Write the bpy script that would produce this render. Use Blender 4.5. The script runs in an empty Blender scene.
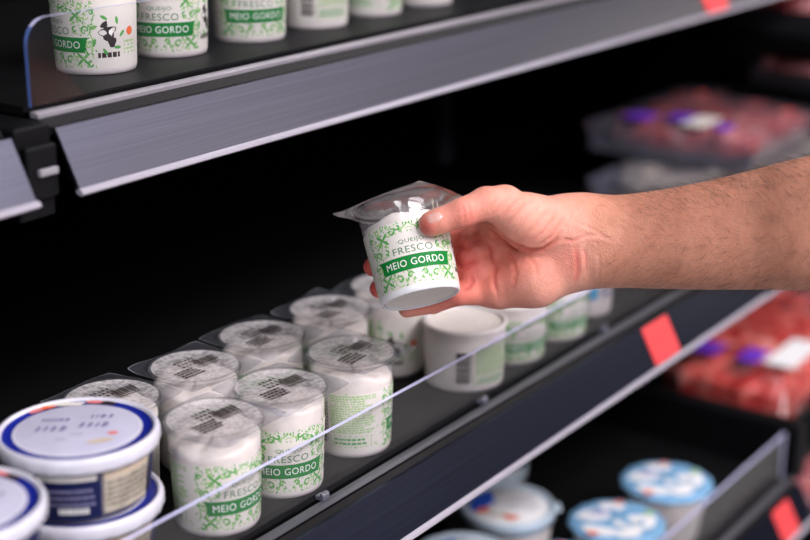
import bpy, bmesh, math, random
import numpy as np
from mathutils import Vector, Matrix
random.seed(7); PI = math.pi
scene = bpy.context.scene
COL = scene.collection
CAM = Vector((0, 0, 1.5))

# ------------------------------------------------------------ camera
LENS_PX = 1500.0
yaw, pitch = math.radians(35.3), math.atan(483/LENS_PX)
FW = Vector((math.cos(yaw)*math.cos(pitch), math.sin(yaw)*math.cos(pitch), -math.sin(pitch)))
RT = Vector((math.sin(yaw), -math.cos(yaw), 0))
UP = RT.cross(FW)
cd = bpy.data.cameras.new('camera'); cam = bpy.data.objects.new('camera', cd); COL.objects.link(cam)
M = Matrix((RT, UP, -FW)).transposed().to_4x4(); M.translation = CAM
cam.matrix_world = M
cd.sensor_width = 36; cd.lens = LENS_PX/810*36; cd.clip_start = .05
cd.dof.use_dof = True; cd.dof.focus_distance = 1.115; cd.dof.aperture_fstop = 2.7
scene.camera = cam
scene.view_settings.view_transform = 'Standard'; scene.view_settings.look = 'None'
scene.view_settings.gamma = 1; scene.view_settings.exposure = 0.0
scene.cycles.transparent_max_bounces = 32

# ------------------------------------------------------------ materials
def nm(name):
    m = bpy.data.materials.new(name); m.use_nodes = True
    nt = m.node_tree; b = nt.nodes['Principled BSDF']
    return m, nt, b
def tex_noise(nt, scale, detail=4, coord='Object', rough=.55):
    tc = nt.nodes.new('ShaderNodeTexCoord'); n = nt.nodes.new('ShaderNodeTexNoise')
    n.inputs['Scale'].default_value = scale; n.inputs['Detail'].default_value = detail; n.inputs['Roughness'].default_value = rough
    nt.links.new(tc.outputs[coord], n.inputs['Vector']); return n
def ramp(nt, src, stops):
    r = nt.nodes.new('ShaderNodeValToRGB'); e = r.color_ramp.elements
    while len(e) < len(stops): e.new(.5)
    for k, (p, c) in enumerate(stops):
        e[k].position = p; e[k].color = c if len(c) == 4 else (*c, 1)
    nt.links.new(src, r.inputs['Fac']); return r
def bump(nt, b, src, strength=.2, dist=.001):
    bp = nt.nodes.new('ShaderNodeBump'); bp.inputs['Strength'].default_value = strength; bp.inputs['Distance'].default_value = dist
    nt.links.new(src, bp.inputs['Height']); nt.links.new(bp.outputs['Normal'], b.inputs['Normal'])
def plain(name, col, rough=.5, metal=0, spec=.5, var=.06, scale=60, sss=0, coat=0):
    m, nt, b = nm(name)
    n = tex_noise(nt, scale)
    lo = tuple(c*(1-var) for c in col); hi = tuple(min(1, c*(1+var)) for c in col)
    r = ramp(nt, n.outputs['Fac'], [(.3, lo), (.7, hi)])
    nt.links.new(r.outputs['Color'], b.inputs['Base Color'])
    b.inputs['Roughness'].default_value = rough; b.inputs['Metallic'].default_value = metal
    b.inputs['Specular IOR Level'].default_value = spec
    if sss:
        b.inputs['Subsurface Weight'].default_value = sss; b.inputs['Subsurface Radius'].default_value = (.006, .005, .004)
        b.inputs['Subsurface Scale'].default_value = 1.0
    if coat: b.inputs['Coat Weight'].default_value = coat; b.inputs['Coat Roughness'].default_value = .08
    return m
def brushed(name, col, rough=.32, metal=1.0):
    m, nt, b = nm(name)
    tc = nt.nodes.new('ShaderNodeTexCoord'); mp = nt.nodes.new('ShaderNodeMapping'); mp.inputs['Scale'].default_value = (3, 700, 700)
    n = nt.nodes.new('ShaderNodeTexNoise'); n.inputs['Scale'].default_value = 1; n.inputs['Detail'].default_value = 3
    nt.links.new(tc.outputs['Object'], mp.inputs['Vector']); nt.links.new(mp.outputs['Vector'], n.inputs['Vector'])
    r = ramp(nt, n.outputs['Fac'], [(.3, tuple(c*.86 for c in col)), (.7, tuple(min(1, c*1.1) for c in col))])
    nt.links.new(r.outputs['Color'], b.inputs['Base Color'])
    b.inputs['Metallic'].default_value = metal; b.inputs['Roughness'].default_value = rough
    bump(nt, b, n.outputs['Fac'], .12, .0004)
    return m
def clear(name, tint=(1, 1, 1), haze=.04, hcol=(.8, .8, .8), rough=.12, ior=1.45, frost=None, gloss=1.0):
    """thin clear plastic: see-through, mirror sheen rising at grazing angles, a little milky haze"""
    m = bpy.data.materials.new(name); m.use_nodes = True; nt = m.node_tree
    for n in list(nt.nodes): nt.nodes.remove(n)
    out = nt.nodes.new('ShaderNodeOutputMaterial')
    tr = nt.nodes.new('ShaderNodeBsdfTransparent'); tr.inputs['Color'].default_value = (*tint, 1)
    gl = nt.nodes.new('ShaderNodeBsdfGlossy'); gl.inputs['Roughness'].default_value = rough
    df = nt.nodes.new('ShaderNodeBsdfDiffuse'); df.inputs['Color'].default_value = (*hcol, 1)
    lw = nt.nodes.new('ShaderNodeLayerWeight'); lw.inputs['Blend'].default_value = .5          # facing: the same from both sides of the sheet
    pw = nt.nodes.new('ShaderNodeMath'); pw.operation = 'POWER'; pw.inputs[1].default_value = 4.0; nt.links.new(lw.outputs['Facing'], pw.inputs[0])
    fr = nt.nodes.new('ShaderNodeMath'); fr.operation = 'MULTIPLY_ADD'; fr.inputs[1].default_value = .9; fr.inputs[2].default_value = 2*((ior-1)/(ior+1))**2; nt.links.new(pw.outputs[0], fr.inputs[0])
    m1 = nt.nodes.new('ShaderNodeMixShader'); m2 = nt.nodes.new('ShaderNodeMixShader')
    nt.links.new(tr.outputs[0], m1.inputs[1]); nt.links.new(df.outputs[0], m1.inputs[2])
    n = tex_noise(nt, 260 if frost else 40, 6)
    if frost: r = ramp(nt, n.outputs['Fac'], [(frost[0], (haze,)*3), (frost[1], (frost[2],)*3)])
    else: r = ramp(nt, n.outputs['Fac'], [(.3, (haze*.7,)*3), (.7, (haze*1.3,)*3)])
    nt.links.new(r.outputs['Color'], m1.inputs[0])
    mu = nt.nodes.new('ShaderNodeMath'); mu.operation = 'MULTIPLY'; mu.inputs[1].default_value = gloss
    nt.links.new(fr.outputs[0], mu.inputs[0])
    nt.links.new(mu.outputs[0], m2.inputs[0]); nt.links.new(m1.outputs[0], m2.inputs[1]); nt.links.new(gl.outputs[0], m2.inputs[2])
    n2 = tex_noise(nt, 35, 2); bp = nt.nodes.new('ShaderNodeBump'); bp.inputs['Strength'].default_value = .25; bp.inputs['Distance'].default_value = .002
    nt.links.new(n2.outputs['Fac'], bp.inputs['Height']); nt.links.new(bp.outputs[0], gl.inputs['Normal'])
    nt.links.new(m2.outputs[0], out.inputs['Surface'])
    return m

MAT = dict(
    black=plain('black_coated_steel', (.0012, .0012, .0016), .7, spec=.03),
    shelf=plain('dark_grey_shelf', (.0045, .0045, .005), .5, spec=.12, scale=20),
    frame=plain('black_plastic_bracket', (.0025, .0025, .0035), .5, spec=.2),
    rail=brushed('brushed_grey_rail', (.20, .20, .275), .30),
    rail_dark=brushed('slate_blue_rail', (.055, .062, .115), .32),
    lip=plain('silver_rail_edge', (.54, .51, .59), .35, metal=.35, scale=15),
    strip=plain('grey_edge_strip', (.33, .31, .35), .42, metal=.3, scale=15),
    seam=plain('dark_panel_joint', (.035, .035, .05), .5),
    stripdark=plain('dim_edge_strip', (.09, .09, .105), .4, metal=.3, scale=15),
    riser=clear('clear_riser_plastic', (.96, .96, .97), .003, (.6, .6, .7), .08, gloss=.5),
    riser_edge=plain('pale_violet_polished_edge', (.60, .60, .86), .3, coat=.3),
    riser_blue=plain('blue_polished_edge', (.10, .17, .45), .25, coat=.3),
    clip=plain('clear_grey_clip', (.10, .105, .14), .12, coat=.8),
    tag=plain('red_paper', (.82, .065, .07), .5, var=.04),
    tagmark=plain('faint_dark_red_print', (.62, .05, .075), .5),
    cheese=plain('fresh_cheese', (.80, .73, .68), .5, sss=.15, scale=150),
    potwhite=plain('milky_pot_plastic', (.73, .67, .66), .32, sss=.1),
    whitepl=plain('white_pot_base_plastic', (.84, .84, .86), .25, sss=.1),
    greydisc=plain('grey_moulded_base', (.74, .71, .66), .4),
    cup=clear('clear_cup_plastic', (.985, .985, .99), .06, (.8, .78, .82), .12),
    film=clear('clear_lid_film', (.93, .94, .97), .06, (.55, .58, .68), .16, 1.6),
    frost=clear('misted_lid_film', (.95, .94, .95), .25, (.72, .68, .69), .3, 1.5, (.38, .66, .72)),
    filmedge=clear('film_cut_edge', (.9, .9, .95), .38, (.55, .56, .62), .2, 1.6),
    filmh=clear('clear_lid_film_dry', (.93, .92, .95), .17, (.55, .50, .55), .12, 1.6),
    g1=plain('pale_green_ink', (.33, .54, .20), .5, spec=.2), g2=plain('leaf_green_ink', (.09, .36, .08), .5, spec=.2),
    g3=plain('banner_green_ink', (.003, .20, .03), .5, spec=.15), g4=plain('dark_green_ink', (.03, .16, .05), .5),
    ink=plain('brown_black_ink', (.025, .015, .015), .5), white=plain('white_ink', (.88, .88, .86), .5),
    labelbase=plain('off_white_label', (.71, .675, .625), .42, var=.03), orange=plain('orange_ink', (.80, .14, .04), .5),
    navy=plain('navy_ink', (.003, .007, .06), .5, spec=.3), blue=plain('royal_blue_ring', (.007, .016, .24), .35, coat=.1),
    lidwhite=plain('white_lid_plastic', (.62, .61, .69), .28, sss=.08, coat=.2),
    liddisc=plain('lilac_white_label', (.50, .49, .62), .4), inkv=plain('violet_grey_ink', (.20, .19, .33), .5),
    redink=plain('soft_red_ink', (.70, .20, .20), .5), beige=plain('beige_label', (.42, .37, .30), .45, var=.3, scale=90),
    tubclear=clear('clear_tub_plastic', (.9, .9, .95), .06, (.5, .5, .6), .08),
    tubin=plain('cream_spread', (.36, .33, .30), .5, var=.3, scale=30),
    paleblue=plain('pale_blue_pot', (.55, .66, .76), .3, sss=.1, coat=.2), paper=plain('white_lid_paper', (.86, .86, .88), .5),
    foil=plain('sky_blue_foil', (.20, .42, .66), .33, var=.15, scale=30), royal=plain('blue_swoosh_ink', (.02, .10, .62), .4),
    cyan=plain('cyan_ink', (.02, .30, .55), .4), purple=plain('purple_band', (.16, .04, .55), .4),
    tray=clear('clear_tray', (.85, .85, .9), .18, (.32, .33, .40), .15), blacktray=plain('black_tray', (.01, .01, .012), .35),
    nail=plain('nail_pink', (.74, .40, .34), .28, var=.03, coat=.4),
    hair=plain('dark_brown_hair', (.03, .016, .010), .5), fabric=plain('dark_navy_cotton', (.02, .025, .05), .9, scale=900),
    floor=plain('pale_floor_tile', (.55, .54, .53), .5, scale=5), smudge=plain('tan_cream_swirl', (.60, .48, .36), .5),
)
m, nt, b = nm('marbled_meat')
n = tex_noise(nt, 38, 5); r = ramp(nt, n.outputs['Fac'], [(.30, (.28, .015, .015)), (.46, (.55, .05, .045)), (.60, (.72, .19, .16)), (.72, (.85, .52, .48))])
nt.links.new(r.outputs['Color'], b.inputs['Base Color']); b.inputs['Roughness'].default_value = .3; bump(nt, b, n.outputs['Fac'], .5, .004); MAT['meat'] = m

# skin: flesh tone that is redder where the vertex attribute says (palm, finger pads, creases)
m, nt, b = nm('skin'); at = nt.nodes.new('ShaderNodeAttribute'); at.attribute_name = 'redness'
r = ramp(nt, at.outputs['Fac'], [(0, (.66, .295, .195)), (.35, (.78, .36, .27)), (.65, (.76, .24, .18)), (1, (.56, .09, .075))])
n = tex_noise(nt, 55, 6); mx = nt.nodes.new('ShaderNodeMix'); mx.data_type = 'RGBA'; mx.blend_type = 'MULTIPLY'
r2 = ramp(nt, n.outputs['Fac'], [(.3, (.86, .80, .78)), (.62, (1.0, 1.0, 1.0))])
mx.inputs['Factor'].default_value = .8
nt.links.new(r.outputs['Color'], mx.inputs[6]); nt.links.new(r2.outputs['Color'], mx.inputs[7]); nt.links.new(mx.outputs[2], b.inputs['Base Color'])
b.inputs['Roughness'].default_value = .46; b.inputs['Specular IOR Level'].default_value = .4
b.inputs['Subsurface Weight'].default_value = .18; b.inputs['Subsurface Radius'].default_value = (.008, .003, .0015); b.inputs['Subsurface Scale'].default_value = 1
n3 = tex_noise(nt, 900, 4); n4 = tex_noise(nt, 190, 3); ad = nt.nodes.new('ShaderNodeMath'); ad.operation = 'ADD'
nt.links.new(n3.outputs['Fac'], ad.inputs[0]); nt.links.new(n4.outputs['Fac'], ad.inputs[1]); bump(nt, b, ad.outputs[0], .8, .0008)
MAT['skin'] = m

# ------------------------------------------------------------ mesh helpers
class MB:
    def __init__(s, f=None): s.v = []; s.f = []; s.m = []; s.mats = []; s.fn = f; s.sm = []
    def mi(s, mat):
        if mat not in s.mats: s.mats.append(mat)
        return s.mats.index(mat)
    def add(s, vs, fs, mat, smooth=False):
        o = len(s.v); k = s.mi(mat)
        s.v += [s.fn(*p) if s.fn else tuple(p) for p in vs]
        for q in fs: s.f.append([i+o for i in q]); s.m.append(k); s.sm.append(smooth)
    def box(s, x0, x1, y0, y1, z0, z1, mat):
        vs = [(x, y, z) for x in (x0, x1) for y in (y0, y1) for z in (z0, z1)]
        s.add(vs, [(0, 1, 3, 2), (4, 6, 7, 5), (0, 4, 5, 1), (2, 3, 7, 6), (0, 2, 6, 4), (1, 5, 7, 3)], mat)
    def extr(s, prof, x0, x1, mat):                       # a (y, z) profile swept along x
        n = len(prof); vs = [(x0, *p) for p in prof]+[(x1, *p) for p in prof]
        fs = [(i, (i+1) % n, n+(i+1) % n, n+i) for i in range(n)]+[tuple(range(n))[::-1], tuple(range(n, 2*n))]
        s.add(vs, fs, mat)
    def lathe(s, prof, mats, n=48, cap0=False, cap1=False, wob=None):    # prof: (r, z); mats: one or one per ring
        vs = []
        for (r, z) in prof:
            for k in range(n):
                a = 2*PI*k/n; w = wob(a, r, z) if wob else (0, 0); vs.append(((r+w[0])*math.cos(a), (r+w[0])*math.sin(a), z+w[1]))
        for j in range(len(prof)-1):
            mt = mats[j] if isinstance(mats, list) else mats
            o = len(s.v) if j == 0 else o
            if j == 0: s.add(vs, [], mt)
            kk = s.mi(mt)
            for k in range(n):
                s.f.append([o+j*n+k, o+j*n+(k+1) % n, o+(j+1)*n+(k+1) % n, o+(j+1)*n+k]); s.m.append(kk); s.sm.append(True)
        if cap0: s.f.append([o+k for k in range(n)][::-1]); s.m.append(s.mi(mats if not isinstance(mats, list) else mats[0])); s.sm.append(False)
        if cap1: s.f.append([o+(len(prof)-1)*n+k for k in range(n)]); s.m.append(s.mi(mats if not isinstance(mats, list) else mats[-1])); s.sm.append(False)
    def rect(s, a0, b0, a1, b1, mat, nx=1, skew=0, z=0):
        vs = [(a0+(a1-a0)*i/nx+skew*j, b0+(b1-b0)*j, z) for j in (0, 1) for i in range(nx+1)]
        s.add(vs, [(i, i+1, nx+2+i, nx+1+i) for i in range(nx)], mat)
    def ribbon(s, pts, ws, mat, z=0):
        vs = []
        for i, p in enumerate(pts):
            q0 = pts[max(i-1, 0)]; q1 = pts[min(i+1, len(pts)-1)]
            dx, dy = q1[0]-q0[0], q1[1]-q0[1]; L = math.hypot(dx, dy) or 1; w = ws[i]/2
            vs += [(p[0]-dy/L*w, p[1]+dx/L*w, z), (p[0]+dy/L*w, p[1]-dx/L*w, z)]
        s.add(vs, [(2*i+1, 2*i+3, 2*i+2, 2*i) for i in range(len(pts)-1)], mat)
    def blob(s, cx, cy, rx, ry, mat, rot=0, n=14, z=0, wob=0):
        c, d = math.cos(rot), math.sin(rot); vs = [(cx, cy, z)]
        for k in range(n):
            a = 2*PI*k/n; q = 1+wob*math.sin(3*a+cx)+wob*.6*math.sin(5*a+cy)
            x, y = rx*q*math.cos(a), ry*q*math.sin(a); vs.append((cx+x*c-y*d, cy+x*d+y*c, z))
        s.add(vs, [(0, k+1, (k+1) % n+1) for k in range(n)], mat)
    def mesh(s, name):
        me = bpy.data.meshes.new(name); me.from_pydata([tuple(p) for p in s.v], [], s.f)
        for mt in s.mats: me.materials.append(MAT[mt])
        me.polygons.foreach_set('material_index', s.m); me.polygons.foreach_set('use_smooth', s.sm); me.update()
        return me
    def obj(s, name, parent=None): return link(name, s.mesh(name), parent)
def link(name, me, parent=None, loc=None):
    o = bpy.data.objects.new(name, me); COL.objects.link(o)
    if parent: o.parent = parent
    if loc: o.location = loc
    return o
def thing(name, label, cat, loc=(0, 0, 0), rot=0, group=None):
    o = bpy.data.objects.new(name, None); COL.objects.link(o); o.location = loc; o.rotation_euler = (0, 0, rot)
    o.empty_display_size = .02; return tag(o, label, cat, group)
def tag(o, label, cat, group=None):
    o['label'] = label; o['category'] = cat
    if group: o['group'] = group
    return o
def struct(o): o['kind'] = 'structure'; return o
def bevel(o, w, seg=3):
    b = o.modifiers.new('bevel', 'BEVEL'); b.width = w; b.segments = seg; b.limit_method = 'ANGLE'; return o
GLYPH = {}
def text_geo(txt):
    if txt in GLYPH: return GLYPH[txt]
    c = bpy.data.curves.new('t', 'FONT'); c.body = txt; c.size = 1; c.align_x = 'LEFT'; c.resolution_u = 3; c.offset = 0.0; c.space_character = 1.08
    o = bpy.data.objects.new('t', c); COL.objects.link(o); bpy.context.view_layer.update()
    me = bpy.data.meshes.new_from_object(o.evaluated_get(bpy.context.evaluated_depsgraph_get()))
    vs = np.array([v.co[:] for v in me.vertices]); fs = [list(p.vertices) for p in me.polygons]
    bpy.data.objects.remove(o); bpy.data.meshes.remove(me); bpy.data.curves.remove(c)
    lo, hi = vs.min(0), vs.max(0); vs = (vs-lo)/(hi-lo+1e-9)
    GLYPH[txt] = (vs, fs); return GLYPH[txt]
def put_text(mb, txt, x0, y0, x1, y1, mat, z=0):
    vs, fs = text_geo(txt); mb.add([(x0+(x1-x0)*v[0], y0+(y1-y0)*v[1], z) for v in vs], fs, mat)

# ------------------------------------------------------------ label print
def scroll(cx, cy, r, a0, turns, n=14, s=1):
    out = []
    for i in range(n+1):
        t = i/n; a = a0+s*turns*2*PI*t; q = r*(1-.72*t); out.append((cx+q*math.cos(a), cy+q*math.sin(a)))
    return out
def taper(n, w): return [w*(.35+.65*math.sin(PI*(i+.6)/(n+.2))) for i in range(n)]
def ornaments(mb, sx=1.0, seed=1):
    R = random.Random(seed)
    def st(pts, w, mat):
        for sg in (-1, 1): mb.ribbon([(sg*x*sx, y) for x, y in pts][::sg], taper(len(pts), w), mat, .00004)
    def lf(x, y, rx, ry, rot, mat):
        for sg in (-1, 1): mb.blob(sg*x*sx, y, rx, ry, mat, sg*rot, 8, .00004)
    mm = .001
    def S(*p): return [(a*mm, b*mm) for a, b in p]
    # corner flourishes (an X of leaves) at both sides of the lettering
    for (x, y) in ((21, 43), (25, 12)):
        for a in (.7, 2.4, 3.9, 5.5):
            lf((x+3.2*math.cos(a))*mm, (y+3.2*math.sin(a))*mm, 3.4*mm, 1.0*mm, a, 'g2')
            lf((x+5.4*math.cos(a+.45))*mm, (y+5.4*math.sin(a+.45))*mm, 1.7*mm, .8*mm, a+.9, 'g1')
    for (x, y, r, a0, t, s) in ((13, 47, 3.0, 2.0, .9, 1), (28, 33, 3.4, 4.2, .9, -1), (30, 22, 3.0, 1.0, .9, 1), (8, 49.5, 2.4, 0, .8, -1), (14, 11, 3.2, .5, .9, 1),
                               (5.5, 12.5, 2.6, 3.0, .9, -1), (20, 33, 2.4, 1.2, .8, 1), (24, 50, 2.6, 4, .9, 1), (31, 8, 2.2, 2, .8, 1), (32, 45, 2.6, 3, .8, -1)):
        st([(p[0]*mm, p[1]*mm) for p in scroll(x, y, r, a0, t, 14, s)], 1.5*mm, 'g2' if (x*7 % 3) else 'g1')
    st(S((0, 51.5), (3, 49), (6, 47.5), (10, 48.5), (14, 51)), 1.3*mm, 'g1')
    st(S((0, 6.5), (4, 9.5), (9, 8), (13, 6), (18, 8.5), (22, 6)), 1.3*mm, 'g1')
    st(S((17, 36), (19, 38.5), (23, 38), (25, 41), (28, 40)), 1.2*mm, 'g1')
    st(S((33, 12), (31.5, 17), (33, 25), (31, 30), (33, 38)), 1.2*mm, 'g1')
    for _ in range(230):
        x, y = R.uniform(1, 35), R.uniform(5.5, 53)
        if x < 28.5 and 15.8 < y < 28.6: continue
        if x < 17 and 28 < y < 43: continue
        lf(x*mm, y*mm, R.uniform(.5, 1.7)*mm, R.uniform(.3, .6)*mm, R.uniform(0, 3), R.choice(['g1', 'g1', 'g2', 'g2']))
def make_label(rad, H, seed, base=True, fr=.031):
    """rad(h) radius of the wall at height h; H: height scale; the front panel is centred on angle 0 (local +x)"""
    R = random.Random(seed); mm = .001; hs = H/.074
    k = rad(H*.4)/fr
    fn = lambda s, h, z=0: ((lambda a, r: (r*math.cos(a), r*math.sin(a), h*hs))(s*k/rad(H*.4), rad(h*hs)+.00022+z))
    mb = MB(fn)
    circ = 2*PI*rad(H*.4)/k
    if base: # translucent-white wrap: plain band, one quad per 3 degrees
        n = 96
        vs = [(circ*i/n, h, 0) for h in (.0045, .029, .0535) for i in range(n)]
        mb.add(vs, [(j*n+i, j*n+(i+1) % n, (j+1)*n+(i+1) % n, (j+1)*n+i) for j in (0, 1) for i in range(n)], 'labelbase', True)
    ornaments(mb)
    # banner with swallow tails
    vs = []; n = 20
    for i in range(n+1):
        s = -.028+.056*i/n; ins = 0
        vs += [(s, .0165, .00006), (s, .0272, .00006)]
    fs = [(2*i, 2*i+2, 2*i+3, 2*i+1) for i in range(1, n-1)]
    mb.add(vs, fs, 'g3')
    for sg in (-1, 1):
        e, i2 = sg*.029, sg*.0252; q = [(i2, .0165, .00006), (e, .0155, .00006), (sg*.0272, .0212, .00006), (e, .0275, .00006), (i2, .0272, .00006)]
        mb.add(q, [(0, 1, 2, 3, 4) if sg > 0 else (4, 3, 2, 1, 0)], 'g3')
    put_text(mb, 'MEIO GORDO', -.0230, .0194, .0230, .0246, 'white', .0001)
    put_text(mb, 'FRESCO', -.0150, .0290, .0150, .0342, 'g4', .0001)
    put_text(mb, '·QUEIJO·', -.0110, .0358, .0110, .0396, 'g4', .0001)
    # ingredients panel (unreadable small print)
    y = .0500; row = 0
    while y > .020:
        x = -.0775 + (.001 if row % 5 else 0)
        end = -.041 - R.choice([0, 0, .003, .009])
        while x < end:
            w = R.uniform(.0015, .0045); mb.rect(x, y, min(x+w, end), y+.0012, 'g1', 1, 0, .00005); x += w+.0006
        y -= .00195; row += 1
    for (a, b_, c, d) in ((-.078, .0095, -.044, .0101), (-.078, .0180, -.044, .0186), (-.078, .0095, -.0774, .0186), (-.0446, .0095, -.044, .0186)):
        mb.rect(a, b_, c, d, 'g1', 8, 0, .00005)
    for yy in (.0115, .0148):
        x = -.074
        while x < -.049: w = R.uniform(.0012, .004); mb.rect(x, yy, x+w, yy+.0018, 'g2', 1, 0, .00006); x += w+.0007
    for _ in range(20): mb.blob(R.uniform(-.081, -.036), R.uniform(.006, .053), .0012, .0006, 'g1', R.uniform(0, 3), 7, .00004)
    # barcode, its bars lying level
    y = .012
    while y < .047:
        w = R.choice([.0006, .0009, .0013, .0018]); mb.rect(-.0915, y, -.0810, y+w, 'ink', 3, 0, .00006); y += w+R.choice([.0003, .0004, .0007])
    for q in range(11): mb.rect(-.0802, .014+q*.0029, -.0793, .0158+q*.0029, 'ink', 1, 0, .00006)
    # cow head emblem, sprigs and an orange seal
    mb.blob(.044, .030, .0062, .0050, 'ink', .2, 16, .00006, .18); mb.blob(.0415, .036, .0030, .0022, 'ink', .7, 12, .00006, .15); mb.blob(.047, .0235, .0034, .0038, 'ink', 0, 12, .00006, .15)
    mb.blob(.0462, .0305, .0016, .0020, 'white', 0, 10, .0001); mb.rect(.036, .0125, .053, .0162, 'ink', 4, 0, .00006)
    for a in range(7): mb.blob(.044+.0115*math.cos(a*.9), .029+.0125*math.sin(a*.9), .003, .0012, 'g2', a*.9+.8, 9, .00005)
    mb.blob(.0635, .030, .0035, .0032, 'orange', 0, 14, .00006)
    for q in range(4): mb.rect(.057, .014+q*.0027, .071-.002*(q % 2), .0155+q*.0027, 'g1', 3, 0, .00005)
    return mb
def lid_print_mesh(seed):
    R = random.Random(seed); mb = MB()
    x = .0015
    while x < .0165: w = R.choice([.0004, .0006, .0009, .0012]); mb.rect(x, -.0035, x+w, .0055, 'ink', 1, .0012); x += w+R.choice([.0003, .0005])
    for q in range(7): mb.rect(.0015+q*.0021, -.0062, .0028+q*.0021, -.0045, 'ink')
    y = -.0125
    for row in range(4):
        x = -.0185
        while x < -.0045: w = R.uniform(.0008, .0028); mb.rect(x, y+row*.0030, x+w, y+row*.0030+.0019, 'ink'); x += w+.0006
    for row in range(3):
        x = -.008
        while x < .006:
            w = R.uniform(.0010, .0018); mb.rect(x, .0005+row*.0040, x+w, .0030+row*.0040, 'ink')
            x += w+R.uniform(.0008, .002)
    return mb

# ------------------------------------------------------------ small cheese cup
CUP_H = .0740
def rad_small(h): return .0302+(.0333-.0302)*h/CUP_H
def cup_parts(kind, half=.0380, seed=1, top=.058, tilt=.003, held=False):
    rad = rad_small; H = CUP_H; R = random.Random(seed); out = []
    w = MB(); prof = [(.0265, .0012), (.0285, .0004), (rad(0)-.0004, .0012), (rad(.003), .003)]
    prof += [(rad(H*t), H*t) for t in np.linspace(.08, .93, 12)]+[(rad(H)+.0004, H*.955), (.0352, H*.985), (.0356, H-.0002)]
    w.lathe(prof, 'cup', 72)
    out.append(('cup_wall', w, None))
    fo = MB(); fo.lathe([(.004, .0006), (.022, .0009), (.0262, .0003), (.0280, -.0002), (.0297, .0006), (rad(.0035)+.0002, .0035), (rad(.011)+.00015, .011)], 'whitepl' if held else 'potwhite', 64, cap0=True)
    if held:
        fo = MB(); fo.lathe([(.0004, .0020), (.024, .0020), (.0272, .0014)], 'greydisc', 64); fo.lathe([(.0272, .0014), (.0288, -.0002), (.0299, .0004), (rad(.0035)+.0002, .0035), (rad(.010)+.00015, .010)], 'whitepl', 64)
    out.append(('cup_base', fo, None))
    ch = MB()
    def wob(a, r, z):
        if z < .04: return (0, 0)
        t = min(1, (z-.04)/.01)
        return (0, t*(tilt*math.sin(a+seed*1.7)*r/.03+.0011*math.sin(3*a+seed)*r/.03+.0007*math.sin(7*a+2*seed)+.0004*math.sin(13*a+r*900)))
    pr = [(.0268, .0022)]+[(rad(h)-.0006, h) for h in (.004, .02, .04, .045, top-.004)]+[(rad(top)-.0012, top-.0012), (.0285, top), (.024, top+.0012), (.018, top+.0006), (.010, top+.0014), (.0005, top+.0010)]
    ch.lathe(pr, 'cheese', 64, cap0=True, wob=wob)
    out.append(('cheese', ch, None))
    # welded lid film: a square with drawn-out corners, waved a little, raised ring over the mouth
    fl = MB(); n = 96; rings = [0, .010, .020, .029, .0335, .0352, .0362, .0372]; vs = []
    fz = lambda x, y, e: H+.0004+e*(.0016*math.sin(x*120+seed)+.0013*math.sin(y*150+2*seed))
    def rmax(a):
        c, s = abs(math.cos(a)), abs(math.sin(a)); p = 7
        return half/((c**p+s**p)**(1/p))*(1+.05*(min(c, s)/max(c, s))**6)
    for q in rings:
        for k in range(n):
            a = 2*PI*k/n; dz = {.0335: .0004, .0352: .0011, .0362: .0008}.get(q, 0)
            vs.append((q*math.cos(a), q*math.sin(a), fz(0, 0, 0)+dz+(.0004*math.sin(q*300+2*a+seed) if .005 < q < .03 else 0)))
    for t in (.15, .4, .7, .93, 1):
        for k in range(n):
            a = 2*PI*k/n; q = .0372+(rmax(a)-.0372)*t; x, y = q*math.cos(a), q*math.sin(a)
            e = max(0, (q-.0372)/.018)*(1.1 if held else 1); vs.append((x, y, fz(x, y, e)+(0.0022*e*math.sin(2*a*1.0+seed*2))))
    m_ = len(rings)+5
    fl.add(vs, [(j*n+k, j*n+(k+1) % n, (j+1)*n+(k+1) % n, (j+1)*n+k) for j in range(m_-1) for k in range(n)], 'filmh' if held else 'film', True)
    if not held:
        kf = fl.mi('frost')
        for i_ in range(n*4): fl.m[i_] = kf
    ke = fl.mi('filmedge')
    for i_ in range(n*(m_-2), n*(m_-1)): fl.m[i_] = ke
    out.append(('lid_film', fl, None))
    return out
LABEL_ME = {}
def label_me(v):
    if v not in LABEL_ME: LABEL_ME[v] = make_label(rad_small, CUP_H, v).mesh('label')
    return LABEL_ME[v]
VAR = {}
def cup_variant(v, top, tilt):
    """a prototype per fill level; copies share its meshes"""
    if v not in VAR:
        d = [(n_, mb.mesh(n_)) for n_, mb, _ in cup_parts('small', seed=v, top=top, tilt=tilt)]
        VAR[v] = d+[('label', label_me(1)), ('lid_print', lid_print_mesh(v).mesh('lid_print'))]
    return VAR[v]
SHZ = 1.0       # middle shelf top
def small_cup(x, y, z, front_deg, film_deg, v, label, group, lid_rot=None, with_lid=True):
    """front_deg: where the front panel of the label looks, 0 = +x"""
    t = thing('cheese_cup', label, 'cheese cup', (x, y, z), 0, group); t.scale.z = 1.045
    for n_, me in cup_variant(v, {1: .0635, 2: .065, 3: .0615, 4: .0645}[v], {1: .0035, 2: .002, 3: .005, 4: .003}[v]):
        if not with_lid and n_ in ('lid_film', 'lid_print'): continue
        o = link(n_, me, t)
        if n_ == 'label': o.rotation_euler.z = math.radians(front_deg)
        if n_ == 'lid_film': o.rotation_euler.z = math.radians(film_deg)
        if n_ == 'lid_print': o.location.z = CUP_H+.0017; o.scale = (1.28, 1.28, 1); o.rotation_euler.z = math.radians(film_deg-8 if lid_rot is None else lid_rot)
        if n_ == 'cheese': o.rotation_euler.z = math.radians(film_deg*7)
    return t
VIEW = -144.7   # direction from a pot towards the photographer, degrees
G = 'clear cups of fresh cheese on the middle shelf'
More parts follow.
